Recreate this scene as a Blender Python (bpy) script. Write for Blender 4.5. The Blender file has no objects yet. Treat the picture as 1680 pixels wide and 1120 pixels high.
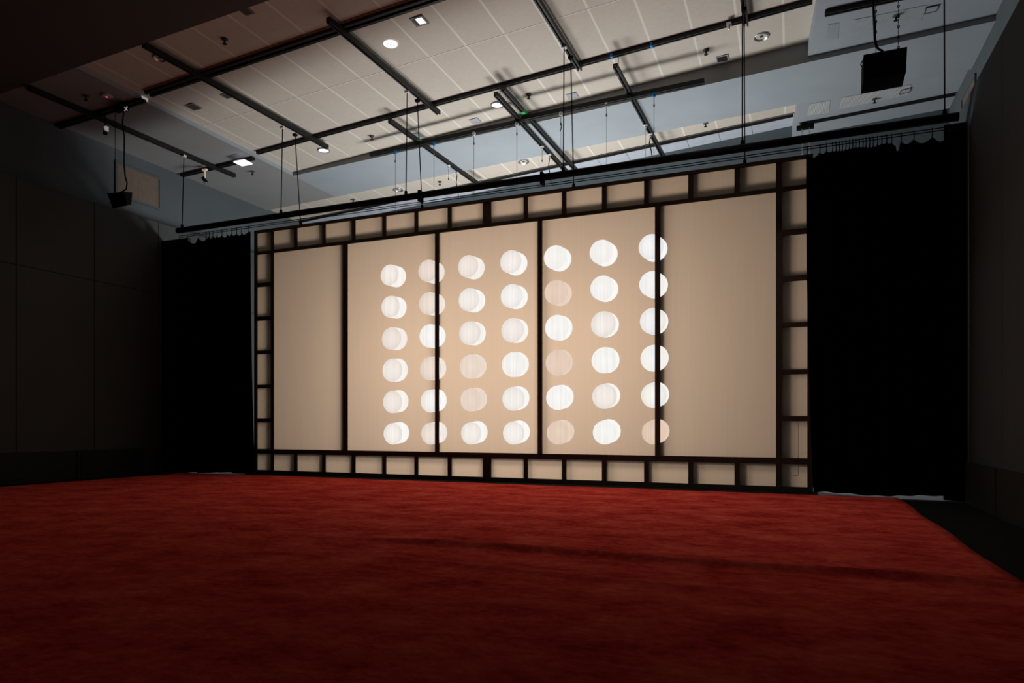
import bpy, bmesh, math, random
from mathutils import Vector, Matrix
random.seed(7)
sc = bpy.context.scene
C = sc.collection

# ------------------------------------------------------------------ survey
EYE = 0.9                       # camera height (m)
F = 1120.0                      # focal length of a 24 mm lens on the 1680 frame
YAW = math.atan(460 / 1120)
CA, SA = math.cos(YAW), math.sin(YAW)
def ray(u, v):
    t = (u - 840) / F
    return t * CA - SA, t * SA + CA, (697 - v) / F
def onY(u, v, Y):
    dx, dy, k = ray(u, v); f = Y / dy
    return Vector((dx * f, Y, EYE + k * f))
def onX(u, v, X):
    dx, dy, k = ray(u, v); f = X / dx
    return Vector((X, dy * f, EYE + k * f))
def onP(u, v, a, b=0.0):        # the sloped plane z = a + b x
    dx, dy, k = ray(u, v); f = (a - EYE) / (k - b * dx)
    return Vector((dx * f, dy * f, EYE + k * f))
SOF = (6.4485, 0.0387)          # grey plaster ceiling and cross beam
TIL = (6.756, 0.0628)           # tiled coffers
BUL = (6.5345, 0.0387)          # right-hand bulkhead
HNG = (6.345, 0.0385)            # level of the hung strut rails
def pz(P, x, d=0.0): return P[0] + P[1] * x + d
def lower(P, d): return (P[0] - d, P[1])
Y_SCREEN, Y_RIG, Y_BACK = 9.975, 9.46, 14.45
XL, XR, XLU, XRU, ZW = -11.18, 1.91, -11.55, 2.63, 4.76
YN, Y1A, Y1B, Y2A = -4.0, 6.75, 11.4, 12.81
XC = -9.6                        # left edge of the big coffer

# ------------------------------------------------------------------ materials
def mat(name, col, rough=0.7, var=0.12, scale=6.0, metal=0.0, emit=None, es=0.0, stretch=None, spec=0.3, bump=0.0):
    m = bpy.data.materials.new(name); m.use_nodes = True
    n, l = m.node_tree.nodes, m.node_tree.links
    b = n['Principled BSDF']
    b.inputs['Roughness'].default_value = rough
    b.inputs['Metallic'].default_value = metal
    b.inputs['Specular IOR Level'].default_value = spec
    tc = n.new('ShaderNodeTexCoord'); mp = n.new('ShaderNodeMapping')
    if stretch: mp.inputs['Scale'].default_value = stretch
    nz = n.new('ShaderNodeTexNoise'); nz.inputs['Scale'].default_value = scale; nz.inputs['Detail'].default_value = 4
    rp = n.new('ShaderNodeValToRGB')
    rp.color_ramp.elements[0].position = 0.3; rp.color_ramp.elements[1].position = 0.7
    rp.color_ramp.elements[0].color = [c * (1 - var) for c in col] + [1]
    rp.color_ramp.elements[1].color = [min(1, c * (1 + var)) for c in col] + [1]
    l.new(tc.outputs['Object'], mp.inputs['Vector']); l.new(mp.outputs[0], nz.inputs['Vector'])
    l.new(nz.outputs['Fac'], rp.inputs['Fac']); l.new(rp.outputs[0], b.inputs['Base Color'])
    if bump:
        bp = n.new('ShaderNodeBump'); bp.inputs['Strength'].default_value = bump
        l.new(nz.outputs['Fac'], bp.inputs['Height']); l.new(bp.outputs[0], b.inputs['Normal'])
    if emit:
        b.inputs['Emission Color'].default_value = list(emit) + [1]
        b.inputs['Emission Strength'].default_value = es
    return m

def math_node(n, op, a=None, b=None):
    x = n.new('ShaderNodeMath'); x.operation = op
    if b is not None: x.inputs[1].default_value = b
    return x

M = {}
M['black'] = mat('black_paint', (0.007, 0.007, 0.007), 0.8, spec=0.1)
M['rail'] = mat('dark_rail', (0.014, 0.014, 0.0145), 0.5, spec=0.3)
M['railslot'] = mat('rail_slot', (0.006, 0.006, 0.006), 0.8)
M['railedge'] = mat('rail_edge', (0.5, 0.48, 0.44), 0.5)
M['steel'] = mat('bright_steel', (0.55, 0.56, 0.58), 0.3, metal=0.8)
M['dsteel'] = mat('dull_steel', (0.16, 0.16, 0.165), 0.4, metal=0.6)
M['white'] = mat('white_plastic', (0.75, 0.75, 0.76), 0.5)
M['blue'] = mat('blue_plastic', (0.02, 0.22, 0.62), 0.5)
M['green'] = mat('green_tape', (0.03, 0.35, 0.12), 0.6)
M['grey'] = mat('grey_plastic', (0.22, 0.23, 0.25), 0.6)
M['soffit'] = mat('grey_blue_plaster', (0.32, 0.365, 0.405), 0.85, 0.05, 1.2)
M['leftceil'] = mat('grey_shaded_left_ceiling', (0.27, 0.275, 0.28), 0.85, 0.05, 1.2)  # neutral grey, darkened a little to carry the left strip's shade
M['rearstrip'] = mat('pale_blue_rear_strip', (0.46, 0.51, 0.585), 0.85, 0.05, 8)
M['nearshade'] = mat('shaded_near_ceiling', (0.09, 0.085, 0.08), 0.9, 0.05, 1.2)  # shade of the near band put into the colour
M['fascia'] = mat('fascia_paint', (0.30, 0.31, 0.31), 0.85, 0.05, 2)
M['slate'] = mat('slate_wall_paint', (0.12, 0.152, 0.172), 0.9, 0.06, 1.5)
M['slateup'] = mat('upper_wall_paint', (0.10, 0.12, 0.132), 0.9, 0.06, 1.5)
M['darkwall'] = mat('dark_front_wall', (0.03, 0.029, 0.028), 0.9)
M['floor'] = mat('black_floor', (0.008, 0.008, 0.008), 0.85, spec=0.1)
M['litfloor'] = mat('lit_back_floor', (0.22, 0.23, 0.25), 0.8)  # floor coloured paler where the back light reaches it
M['velvet'] = mat('black_velvet', (0.0012, 0.0012, 0.0012), 1.0, spec=0.0)
M['frame'] = mat('dark_brown_frame', (0.088, 0.077, 0.062), 0.85, 0.1, 3, spec=0.1)
M['kick'] = mat('baseboard_black', (0.012, 0.012, 0.012), 0.7)
M['blind'] = mat('tan_blind', (0.165, 0.13, 0.105), 0.9, 0.08, 12)
M['speaker'] = mat('speaker_black', (0.006, 0.006, 0.006), 0.8, spec=0.1)
M['spkside'] = mat('speaker_side', (0.13, 0.14, 0.15), 0.7)
M['white_glow'] = mat('glowing_white', (0.9, 0.9, 0.9), 0.5, emit=(1, 0.99, 0.97), es=1.1)
M['led'] = mat('led_panel', (0.9, 0.9, 0.9), 0.5, emit=(0.93, 0.95, 1.0), es=0.95)
M['red'] = mat('red_glow', (0.4, 0.02, 0.05), 0.5, emit=(1.0, 0.08, 0.16), es=0.8)
M['pinkgrey'] = mat('detector_cover', (0.5, 0.44, 0.44), 0.6)
M['cream'] = mat('cream_plastic_glow', (0.75, 0.62, 0.5), 0.5, emit=(0.9, 0.72, 0.55), es=0.25)  # cream plastic brightened by a faint glow of its own
M['vent'] = mat('vent_grey', (0.36, 0.37, 0.41), 0.6)
M['ventdark'] = mat('vent_dark', (0.07, 0.07, 0.07), 0.7)
M['tag'] = mat('pale_tag_glow', (0.8, 0.78, 0.76), 0.7, emit=(0.8, 0.78, 0.74), es=0.25)  # pale small parts brightened by an added faint glow
M['groove'] = mat('groove', (0.01, 0.01, 0.01), 0.9)
M['strip'] = mat('slot_light', (0.62, 0.62, 0.6), 0.8)

def tile_mat():
    m = mat('ceiling_tiles', (0.56, 0.515, 0.455), 0.85, 0.06, 30, stretch=(0.35, 3.0, 1))
    n, l = m.node_tree.nodes, m.node_tree.links
    b = n['Principled BSDF']; src = b.inputs['Base Color'].links[0].from_socket
    tc = n.new('ShaderNodeTexCoord'); sp = n.new('ShaderNodeSeparateXYZ'); l.new(tc.outputs['Object'], sp.inputs[0])
    def line(sock, off, pitch, half):
        a = math_node(n, 'ADD', b=-off + 100 * pitch); l.new(sock, a.inputs[0])
        d = math_node(n, 'MODULO', b=pitch); l.new(a.outputs[0], d.inputs[0])
        s = math_node(n, 'SUBTRACT', b=pitch / 2); l.new(d.outputs[0], s.inputs[0])
        ab = math_node(n, 'ABSOLUTE'); l.new(s.outputs[0], ab.inputs[0])
        g = math_node(n, 'GREATER_THAN', b=pitch / 2 - half); l.new(ab.outputs[0], g.inputs[0])
        return g.outputs[0]
    gx = line(sp.outputs['X'], -4.44, 0.617, 0.016)
    gy = line(sp.outputs['Y'], 9.05, 1.2, 0.008)
    gy2 = line(sp.outputs['Y'], 9.036, 1.2, 0.004)
    def mix(fac, a_sock, col):
        x = n.new('ShaderNodeMix'); x.data_type = 'RGBA'
        l.new(fac, x.inputs['Factor']); l.new(a_sock, x.inputs['A']); x.inputs['B'].default_value = col
        return x.outputs['Result']
    o = mix(gx, src, (0.72, 0.70, 0.64, 1)); o = mix(gy, o, (0.72, 0.70, 0.65, 1)); o = mix(gy2, o, (0.12, 0.11, 0.1, 1))
    l.new(o, b.inputs['Base Color'])
    return m
M['tiles'] = tile_mat()

def seam_mat(name, col, offs, pitch, zseam=None):
    m = mat(name, col, 0.75, 0.1, 1.0, spec=0.2)
    n, l = m.node_tree.nodes, m.node_tree.links
    b = n['Principled BSDF']; src = b.inputs['Base Color'].links[0].from_socket
    tc = n.new('ShaderNodeTexCoord'); sp = n.new('ShaderNodeSeparateXYZ'); l.new(tc.outputs['Object'], sp.inputs[0])
    a = math_node(n, 'ADD', b=-offs + 50 * pitch); l.new(sp.outputs['Y'], a.inputs[0])
    d = math_node(n, 'MODULO', b=pitch); l.new(a.outputs[0], d.inputs[0])
    s = math_node(n, 'SUBTRACT', b=pitch / 2); l.new(d.outputs[0], s.inputs[0])
    ab = math_node(n, 'ABSOLUTE'); l.new(s.outputs[0], ab.inputs[0])
    g = math_node(n, 'GREATER_THAN', b=pitch / 2 - 0.009); l.new(ab.outputs[0], g.inputs[0])
    x = n.new('ShaderNodeMix'); x.data_type = 'RGBA'
    l.new(g.outputs[0], x.inputs['Factor']); l.new(src, x.inputs['A']); x.inputs['B'].default_value = (0.003, 0.003, 0.003, 1)
    out = x.outputs['Result']
    if zseam:
        s2 = math_node(n, 'SUBTRACT', b=zseam); l.new(sp.outputs['Z'], s2.inputs[0])
        a2 = math_node(n, 'ABSOLUTE'); l.new(s2.outputs[0], a2.inputs[0])
        g2 = math_node(n, 'LESS_THAN', b=0.006); l.new(a2.outputs[0], g2.inputs[0])
        y = n.new('ShaderNodeMix'); y.data_type = 'RGBA'
        l.new(g2.outputs[0], y.inputs['Factor']); l.new(out, y.inputs['A']); y.inputs['B'].default_value = (0.012, 0.011, 0.011, 1)
        out = y.outputs['Result']
    l.new(out, b.inputs['Base Color'])
    return m
M['panelL'] = seam_mat('dark_wall_panels', (0.066, 0.074, 0.074), 8.19, 1.29, 3.4)
M['panelR'] = seam_mat('dark_right_panels', (0.055, 0.066, 0.07), 8.05, 1.29)

def fabric_mat():
    m = bpy.data.materials.new('translucent_screen_cloth'); m.use_nodes = True
    n, l = m.node_tree.nodes, m.node_tree.links
    n.remove(n['Principled BSDF']); out = n['Material Output']
    tr = n.new('ShaderNodeBsdfTranslucent'); df = n.new('ShaderNodeBsdfDiffuse'); mx = n.new('ShaderNodeMixShader')
    tc = n.new('ShaderNodeTexCoord'); mp = n.new('ShaderNodeMapping'); mp.inputs['Scale'].default_value = (9, 1, 0.15)
    nz = n.new('ShaderNodeTexNoise'); nz.inputs['Scale'].default_value = 4; nz.inputs['Detail'].default_value = 6
    rp = n.new('ShaderNodeValToRGB'); rp.color_ramp.elements[0].position = 0.3; rp.color_ramp.elements[1].position = 0.7
    rp.color_ramp.elements[0].color = (0.36, 0.254, 0.178, 1); rp.color_ramp.elements[1].color = (0.38, 0.268, 0.188, 1)
    l.new(tc.outputs['Object'], mp.inputs[0]); l.new(mp.outputs[0], nz.inputs['Vector']); l.new(nz.outputs['Fac'], rp.inputs['Fac'])
    l.new(rp.outputs[0], tr.inputs['Color']); df.inputs['Color'].default_value = (0.3, 0.22, 0.17, 1)
    mx.inputs['Fac'].default_value = 0.2
    l.new(tr.outputs[0], mx.inputs[1]); l.new(df.outputs[0], mx.inputs[2]); l.new(mx.outputs[0], out.inputs['Surface'])
    return m
M['cloth'] = fabric_mat()

_disc = {}
def disc_mat(b, stripes=False, edge=False):
    key = (round(b, 2), stripes, edge)
    if key in _disc: return _disc[key]
    lo, hi = (0.80, 0.575, 0.425), (1.02, 0.985, 0.95)
    col = [a + (c - a) * b for a, c in zip(lo, hi)]
    m = bpy.data.materials.new('glowing_disc'); m.use_nodes = True
    n, l = m.node_tree.nodes, m.node_tree.links
    n.remove(n['Principled BSDF']); out = n['Material Output']
    em = n.new('ShaderNodeEmission')
    tc = n.new('ShaderNodeTexCoord'); mp = n.new('ShaderNodeMapping')
    nz = n.new('ShaderNodeTexNoise'); nz.inputs['Detail'].default_value = 3
    mp.inputs['Scale'].default_value = (1, 0.2, 0.02); nz.inputs['Scale'].default_value = 45
    rp = n.new('ShaderNodeValToRGB')
    e = rp.color_ramp.elements
    e[0].position, e[1].position = 0.35, 0.65
    if stripes:
        nz.inputs['Scale'].default_value = 20
        e[0].color = (0.84, 0.86, 0.99, 1); e[1].color = (0.98, 0.93, 0.80, 1)
        mid = e.new(0.5); mid.color = (1, 0.98, 0.95, 1)
    else:
        e[0].color = [c * 0.94 for c in col] + [1]; e[1].color = [min(1.03, c * 1.04) for c in col] + [1]
    l.new(tc.outputs['Object'], mp.inputs[0]); l.new(mp.outputs[0], nz.inputs['Vector']); l.new(nz.outputs['Fac'], rp.inputs['Fac'])
    at = n.new('ShaderNodeAttribute'); at.attribute_name = 'glow'
    k = math_node(n, 'MULTIPLY', b=0.92); l.new(at.outputs['Fac'], k.inputs[0]); l.new(k.outputs[0], em.inputs['Strength'])
    l.new(rp.outputs[0], em.inputs['Color'])
    l.new(em.outputs[0], out.inputs['Surface'])
    _disc[key] = m
    return m

def carpet_mat():
    m = bpy.data.materials.new('red_carpet_pile'); m.use_nodes = True
    n, l = m.node_tree.nodes, m.node_tree.links
    b = n['Principled BSDF']; b.inputs['Roughness'].default_value = 1.0; b.inputs['Specular IOR Level'].default_value = 0.0
    tc = n.new('ShaderNodeTexCoord')
    mp = n.new('ShaderNodeMapping'); mp.inputs['Scale'].default_value = (0.9, 1.25, 1)
    nz = n.new('ShaderNodeTexNoise'); nz.inputs['Scale'].default_value = 2.2; nz.inputs['Detail'].default_value = 9; nz.inputs['Roughness'].default_value = 0.68
    mp2 = n.new('ShaderNodeMapping'); mp2.inputs['Scale'].default_value = (1.0, 1.3, 1)
    nz2 = n.new('ShaderNodeTexNoise'); nz2.inputs['Scale'].default_value = 18; nz2.inputs['Detail'].default_value = 5
    ad = math_node(n, 'MULTIPLY_ADD', b=0.35)
    rp = n.new('ShaderNodeValToRGB'); e = rp.color_ramp.elements
    e[0].position = 0.45; e[0].color = (0.30, 0.010, 0.011, 1)
    e[1].position = 0.9; e[1].color = (0.95, 0.15, 0.095, 1)
    x = e.new(0.66); x.color = (0.68, 0.062, 0.047, 1)
    l.new(tc.outputs['Object'], mp.inputs[0]); l.new(mp.outputs[0], nz.inputs['Vector'])
    l.new(tc.outputs['Object'], mp2.inputs[0]); l.new(mp2.outputs[0], nz2.inputs['Vector'])
    l.new(nz2.outputs['Fac'], ad.inputs[0]); l.new(nz.outputs['Fac'], ad.inputs[2])
    l.new(ad.outputs[0], rp.inputs['Fac']); l.new(rp.outputs[0], b.inputs['Base Color'])
    b.inputs['Sheen Weight'].default_value = 0.25; b.inputs['Sheen Roughness'].default_value = 0.5
    b.inputs['Sheen Tint'].default_value = (0.9, 0.12, 0.08, 1)
    bp = n.new('ShaderNodeBump'); bp.inputs['Strength'].default_value = 0.35; bp.inputs['Distance'].default_value = 0.03
    l.new(ad.outputs[0], bp.inputs['Height']); l.new(bp.outputs[0], b.inputs['Normal'])
    return m
M['carpet'] = carpet_mat()

# ------------------------------------------------------------------ mesh helpers
class MB:
    def __init__(s): s.bm = bmesh.new()
    def poly(s, pts, idx=0):
        f = s.bm.faces.new([s.bm.verts.new(p) for p in pts]); f.material_index = idx; return s
    def box(s, a, b, idx=0):
        (x0, y0, z0), (x1, y1, z1) = a, b
        v = [s.bm.verts.new(p) for p in ((x0,y0,z0),(x1,y0,z0),(x1,y1,z0),(x0,y1,z0),(x0,y0,z1),(x1,y0,z1),(x1,y1,z1),(x0,y1,z1))]
        for q in ((3,2,1,0),(4,5,6,7),(0,1,5,4),(1,2,6,5),(2,3,7,6),(3,0,4,7)):
            f = s.bm.faces.new([v[i] for i in q]); f.material_index = idx
        return s
    def hexa(s, pts, idx=0):
        v = [s.bm.verts.new(p) for p in pts]
        for q in ((3,2,1,0),(4,5,6,7),(0,1,5,4),(1,2,6,5),(2,3,7,6),(3,0,4,7)):
            f = s.bm.faces.new([v[i] for i in q]); f.material_index = idx
        return s
    def sweep(s, prof, p0, p1, idx=0, cap=True):
        """extrude the closed profile (side, up) from p0 to p1"""
        p0, p1 = Vector(p0), Vector(p1); d = (p1 - p0).normalized()
        up = Vector((0, 0, 1)) if abs(d.z) < 0.95 else Vector((0, 1, 0))
        side = d.cross(up).normalized(); up = side.cross(d).normalized()
        r0 = [s.bm.verts.new(p0 + side * a + up * b) for a, b in prof]
        r1 = [s.bm.verts.new(p1 + side * a + up * b) for a, b in prof]
        n = len(prof)
        for i in range(n):
            f = s.bm.faces.new((r0[i], r0[(i+1)%n], r1[(i+1)%n], r1[i])); f.material_index = idx
        if cap:
            for r in (r0, r1):
                f = s.bm.faces.new(r); f.material_index = idx
        return s
    def tube(s, pts, r, n=8, idx=0):
        prof = [(r*math.cos(2*math.pi*i/n), r*math.sin(2*math.pi*i/n)) for i in range(n)]
        for a, b in zip(pts[:-1], pts[1:]): s.sweep(prof, a, b, idx)
        return s
    def lathe(s, c, prof, n=24, idx=0):
        """rings of (radius, height) about the vertical through c"""
        c = Vector(c); rings = []
        for r, h in prof:
            if r < 1e-6: rings.append([s.bm.verts.new(c + Vector((0,0,h)))])
            else: rings.append([s.bm.verts.new(c + Vector((r*math.cos(2*math.pi*i/n), r*math.sin(2*math.pi*i/n), h))) for i in range(n)])
        for a, b in zip(rings[:-1], rings[1:]):
            for i in range(n):
                j = (i+1) % n
                q = [a[i % len(a)], a[j % len(a)], b[j % len(b)], b[i % len(b)]]
                q2 = []
                for x in q:
                    if x not in q2: q2.append(x)
                if len(q2) >= 3:
                    f = s.bm.faces.new(q2); f.material_index = idx
        return s
    def tilt(s, slope, x0, z0):
        for v in s.bm.verts: v.co.z += slope * (v.co.x - x0)
        return s
    def build(s, name, mats, parent=None, smooth=False):
        bmesh.ops.recalc_face_normals(s.bm, faces=s.bm.faces[:])
        me = bpy.data.meshes.new(name); s.bm.to_mesh(me); s.bm.free()
        for m in (mats if isinstance(mats, (list, tuple)) else [mats]): me.materials.append(m)
        if smooth:
            for p in me.polygons: p.use_smooth = True
        o = bpy.data.objects.new(name, me); C.objects.link(o)
        if parent is not None:
            o.parent = parent
            o.matrix_parent_inverse = Matrix.Translation(-parent.location)
        return o

def tag(o, label, cat, group=None):
    o['label'] = label; o['category'] = cat
    if group: o['group'] = group
    return o
def empty(name, loc, label, cat, group=None):
    o = bpy.data.objects.new(name, None); C.objects.link(o); o.location = loc; o.empty_display_size = 0.1
    return tag(o, label, cat, group)
def struct(o):
    o['kind'] = 'structure'; return o

# ------------------------------------------------------------------ the room
fl = MB()
for q in ((-12.2, YN, 2.8, Y_RIG+.02), (-9.33, Y_RIG+.02, .31, Y_SCREEN+.05)):
    fl.poly([(q[0], q[1], 0), (q[2], q[1], 0), (q[2], q[3], 0), (q[0], q[3], 0)])
struct(fl.build('floor', M['floor']))
fl = MB()
for q in ((-12.2, Y_RIG+.02, -9.33, Y_BACK), (.31, Y_RIG+.02, 2.8, Y_BACK), (-9.33, Y_SCREEN+.05, .31, Y_BACK)):
    fl.poly([(q[0], q[1], 0), (q[2], q[1], 0), (q[2], q[3], 0), (q[0], q[3], 0)])
struct(fl.build('floor', M['litfloor']))

def slab(P, pts, d=0.0): return [(x, y, pz(P, x, d)) for x, y in pts]
XE1 = lambda y: 0.22 + (11.4 - y) * 0.075         # slanted right edge of the coffers
sof = MB()
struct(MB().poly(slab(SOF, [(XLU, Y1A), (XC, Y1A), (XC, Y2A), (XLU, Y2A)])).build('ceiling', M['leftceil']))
for r in ([(XC, Y1B), (XRU+.3, Y1B), (XRU+.3, Y2A), (XC, Y2A)],):
    sof.poly(slab(SOF, r))
struct(sof.build('ceiling', M['soffit']))
struct(MB().poly(slab(SOF, [(XLU, YN), (XRU+.3, YN), (XRU+.3, Y1A), (XLU, Y1A)])).build('ceiling', M['nearshade']))
til = MB()
til.poly(slab(TIL, [(XC, Y1A), (XE1(Y1A), Y1A), (XE1(Y1B), Y1B), (XC, Y1B)]))
til.poly(slab(TIL, [(XLU, Y2A), (XE1(Y2A), Y2A), (XE1(13.98), 13.98), (XLU, 13.98)]))
rs = MB()
rs.poly(slab(TIL, [(XLU, 13.98), (XE1(13.98), 13.98), (XE1(Y_BACK), Y_BACK), (XLU, Y_BACK)]))
for k in range(-12, 7):
    x = -4.44 + .617 * k
    if XLU < x < XE1(Y_BACK) - .05: rs.poly(slab(TIL, [(x, 13.99), (x+.008, 13.99), (x+.008, Y_BACK), (x, Y_BACK)], -.002), 1)
struct(rs.build('ceiling', [M['rearstrip'], M['ventdark']]))
struct(til.build('ceiling', M['tiles']))
bul = MB()
bul.poly(slab(BUL, [(XE1(Y1A), Y1A), (XRU+.3, Y1A), (XRU+.3, Y1B), (XE1(Y1B), Y1B)]))
bul.poly(slab(BUL, [(XE1(Y2A), Y2A), (XRU+.3, Y2A), (XRU+.3, Y_BACK), (XE1(Y_BACK), Y_BACK)]))
struct(bul.build('ceiling', M['soffit']))
def upstand(pts, lo, hi):
    m = MB()
    for (x0, y0), (x1, y1) in zip(pts[:-1], pts[1:]):
        m.poly([(x0, y0, pz(lo, x0)), (x1, y1, pz(lo, x1)), (x1, y1, pz(hi, x1)), (x0, y0, pz(hi, x0))])
    return m
struct(upstand([(XC, Y1B), (XE1(Y1B), Y1B)], SOF, TIL).poly([(XE1(Y1B), Y1B, pz(SOF, .22)), (XRU+.3, Y1B, pz(SOF, XRU+.3)), (XRU+.3, Y1B, pz(BUL, XRU+.3)), (XE1(Y1B), Y1B, pz(BUL, .22))]).build('trim_1', M['fascia']))
struct(upstand([(XC, Y1A), (XC, Y1B)], SOF, TIL).build('trim_2', M['soffit']))
struct(upstand([(XE1(Y1A), Y1A), (XE1(Y1B), Y1B)], BUL, TIL).build('trim_3', M['soffit']))
struct(upstand([(XC, Y1A), (XRU+.3, Y1A)], SOF, TIL).build('trim_4', M['fascia']))
struct(upstand([(XLU, Y2A), (XRU+.3, Y2A)], SOF, TIL).build('trim_5', M['fascia']))
struct(upstand([(XE1(Y2A), Y2A), (XE1(Y_BACK), Y_BACK)], BUL, TIL).build('trim_6', M['soffit']))

struct(MB().poly([(XL, YN, 0), (XL, Y_BACK, 0), (XL, Y_BACK, ZW), (XL, YN, ZW)]).poly([(XL, YN, ZW), (XL, Y_BACK, ZW), (XLU, Y_BACK, ZW), (XLU, YN, ZW)]).build('wall_left', M['panelL']))
struct(MB().poly([(XLU, YN, ZW), (XLU, Y_BACK, ZW), (XLU, Y_BACK, pz(TIL, XLU, .1)), (XLU, YN, pz(TIL, XLU, .1))]).build('wall_left', M['slateup']))
struct(MB().poly([(XR, YN, 0), (XR, Y_BACK, 0), (XR, Y_BACK, ZW), (XR, YN, ZW)]).poly([(XR, YN, ZW), (XR, Y_BACK, ZW), (XRU, Y_BACK, ZW), (XRU, YN, ZW)]).build('wall_right', M['panelR']))
struct(MB().poly([(XRU, YN, ZW), (XRU, Y_BACK, ZW), (XRU, Y_BACK, 7.1), (XRU, YN, 7.1)]).build('wall_right', M['slateup']))
struct(MB().poly([(-12.2, Y_BACK, 0), (2.8, Y_BACK, 0), (2.8, Y_BACK, 7.1), (-12.2, Y_BACK, 7.1)]).build('wall_back', M['slate']))
struct(MB().poly([(-12.2, YN, 0), (2.8, YN, 0), (2.8, YN, 7.1), (-12.2, YN, 7.1)]).build('wall_front', M['darkwall']))
struct(MB().box((XL, Y_RIG+.09, 0), (-10.5, Y_RIG+.15, 4.42)).build('wall_left', M['kick']))  # stub added to stop light leaking past the left curtain
struct(MB().box((1.68, Y_RIG+.09, 0), (XR, Y_RIG+.15, 4.5)).build('wall_right', M['kick']))  # matching stub added against the leak beside the right curtain
# low dark units along the foot of both side walls
bb = MB()
for i in range(9):
    y0 = 9.05 - 1.29 * 1.0 * (i - 0) ; bb.box((XL, y0 - 1.27, 0.0), (XL + .14, y0, 0.47)); bb.box((XL + .14, y0 - 1.2, 0.06), (XL + .15, y0 - .07, 0.40))
struct(bb.build('baseboard_left', M['kick']))
bb = MB()
for i in range(9):
    y0 = 9.3 - 1.29 * i; bb.box((XR - .06, y0 - 1.27, 0.0), (XR, y0, 0.47))
struct(bb.build('baseboard_right', M['kick']))

# blind-covered window high in the left wall, its twin on the right
a = onX(190, 268, XLU); b_ = onX(262, 345, XLU)
def window(name, X, y0, y1, z0, z1, s):
    w = MB().box((X, y0, z0), (X + s*.015, y1, z1)).build(name, M['blind']); struct(w)
    fr = MB()
    t = .035
    for q in ((y0-t, y1+t, z0-t, z0), (y0-t, y1+t, z1, z1+t), (y0-t, y0, z0, z1), (y1, y1+t, z0, z1)):
        fr.box((X, q[0], q[2]), (X + s*.03, q[1], q[3]))
    fr.build('window_frame', M['slateup'], w)
    MB().box((X + s*.014, (y0+y1)/2-.012, z0), (X + s*.02, (y0+y1)/2+.012, z1)).build('glazing_bar', M['blind'], w)
yl = onX(191, 300, XLU).y; yr = onX(260, 300, XLU).y
zb = onX(259, 341, XLU).z; zt = onX(259, 294, XLU).z
window('window_1', XLU, yl, yr, zb, zt, 1)
window('window_2', XRU, 12.5, 13.35, 5.5, 6.3, -1)

# ------------------------------------------------------------------ carpet
def carpet():
    x0, x1, y0, y1 = -10.39, 1.18, -3.2, 9.37
    bm = bmesh.new(); nx, ny = 140, 420
    pa, pb = onP(555, 885, 0), onP(1680, 970, 0)      # the long seam ridge
    pa2, pb2 = onP(585, 915, 0), onP(1230, 980, 0)
    def ridge(x, y, a, b, h, w):
        t = (x - a.x) / (b.x - a.x)
        if t < -.05 or t > 1.1: return 0
        yy = a.y + (b.y - a.y) * t + .02 * math.sin(x * 2.3)
        return h * math.exp(-((y - yy) / w) ** 2) * min(1, max(0, t + .05) * 4) * min(1, max(0, 1.1 - t) * 5)
    g = {}
    for i in range(nx + 1):
        for j in range(ny + 1):
            x = x0 + (x1 - x0) * i / nx; y = y0 + (y1 - y0) * j / ny
            z = 0.022 + ridge(x, y, pa, pb, .042, .05) + ridge(x, y, pa2, pb2, .014, .05)
            z += .003 * math.sin(x * 1.7 + y * .6) * math.sin(y * 2.1 + x * .3)
            ex = .012 * math.sin(y * 3.1) if i in (0, nx) else 0
            g[i, j] = bm.verts.new((x + ex, y, z))
    for i in range(nx):
        for j in range(ny):
            bm.faces.new((g[i,j], g[i+1,j], g[i+1,j+1], g[i,j+1]))
    rim = [g[i,0] for i in range(nx+1)] + [g[nx,j] for j in range(1,ny+1)] + [g[i,ny] for i in range(nx-1,-1,-1)] + [g[0,j] for j in range(ny-1,0,-1)]
    low = [bm.verts.new((v.co.x, v.co.y, 0.001)) for v in rim]
    for i in range(len(rim)):
        j = (i+1) % len(rim); bm.faces.new((rim[i], low[i], low[j], rim[j]))
    me = bpy.data.meshes.new('carpet'); bm.to_mesh(me); bm.free(); me.materials.append(M['carpet'])
    for p in me.polygons: p.use_smooth = True
    o = bpy.data.objects.new('carpet', me); C.objects.link(o)
    tag(o, 'large deep red carpet laid over the black floor before the glowing screen', 'carpet')
carpet()

# ------------------------------------------------------------------ the screen
X_ = lambda u: onY(u, 600, Y_SCREEN).x
Z_ = lambda u, v: onY(u, v, Y_SCREEN).z
sx0, sx1 = X_(419), X_(1334)
zt = (Z_(419.5, 379) + Z_(1320, 255.4)) / 2                 # outer top
z_ct = (Z_(450, 378.8) + Z_(1273, 268.7)) / 2              # top of the top panes
z_cb = (Z_(450, 409.5) + Z_(1273, 309.5)) / 2              # underside of the top panes
z_mt = (Z_(450, 414.5) + Z_(1273, 316.3)) / 2              # top of the main panels
z_mb = (Z_(450, 736.7) + Z_(1273, 750)) / 2
z_bt = (Z_(450, 745) + Z_(1273, 759.3)) / 2
z_bb = (Z_(450, 771.5) + Z_(1273, 796.8)) / 2
xl0, xl1 = X_(422.8), X_(450)                               # left column
xr0, xr1 = X_(1273), X_(1324.5)
DEP, FR = 0.125, 0.022                                      # bar depth behind and in front of the cloth
scr = empty('projection_screen', ((sx0+sx1)/2, Y_SCREEN, 0), 'huge back-lit tan screen in a dark grid frame with rows of glowing white discs', 'screen')
YF, YB = Y_SCREEN - FR, Y_SCREEN + DEP
def bar(name, x0, x1, z0, z1, yf=YF, yb=YB):
    return MB().box((x0, yf, z0), (x1, yb, z1)).build(name, M['frame'], scr)
fr = MB()
fr.box((sx0, YF-.01, 0), (xl0, YB, zt)); fr.box((xr1, YF-.01, 0), (sx1, YB, zt))
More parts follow.
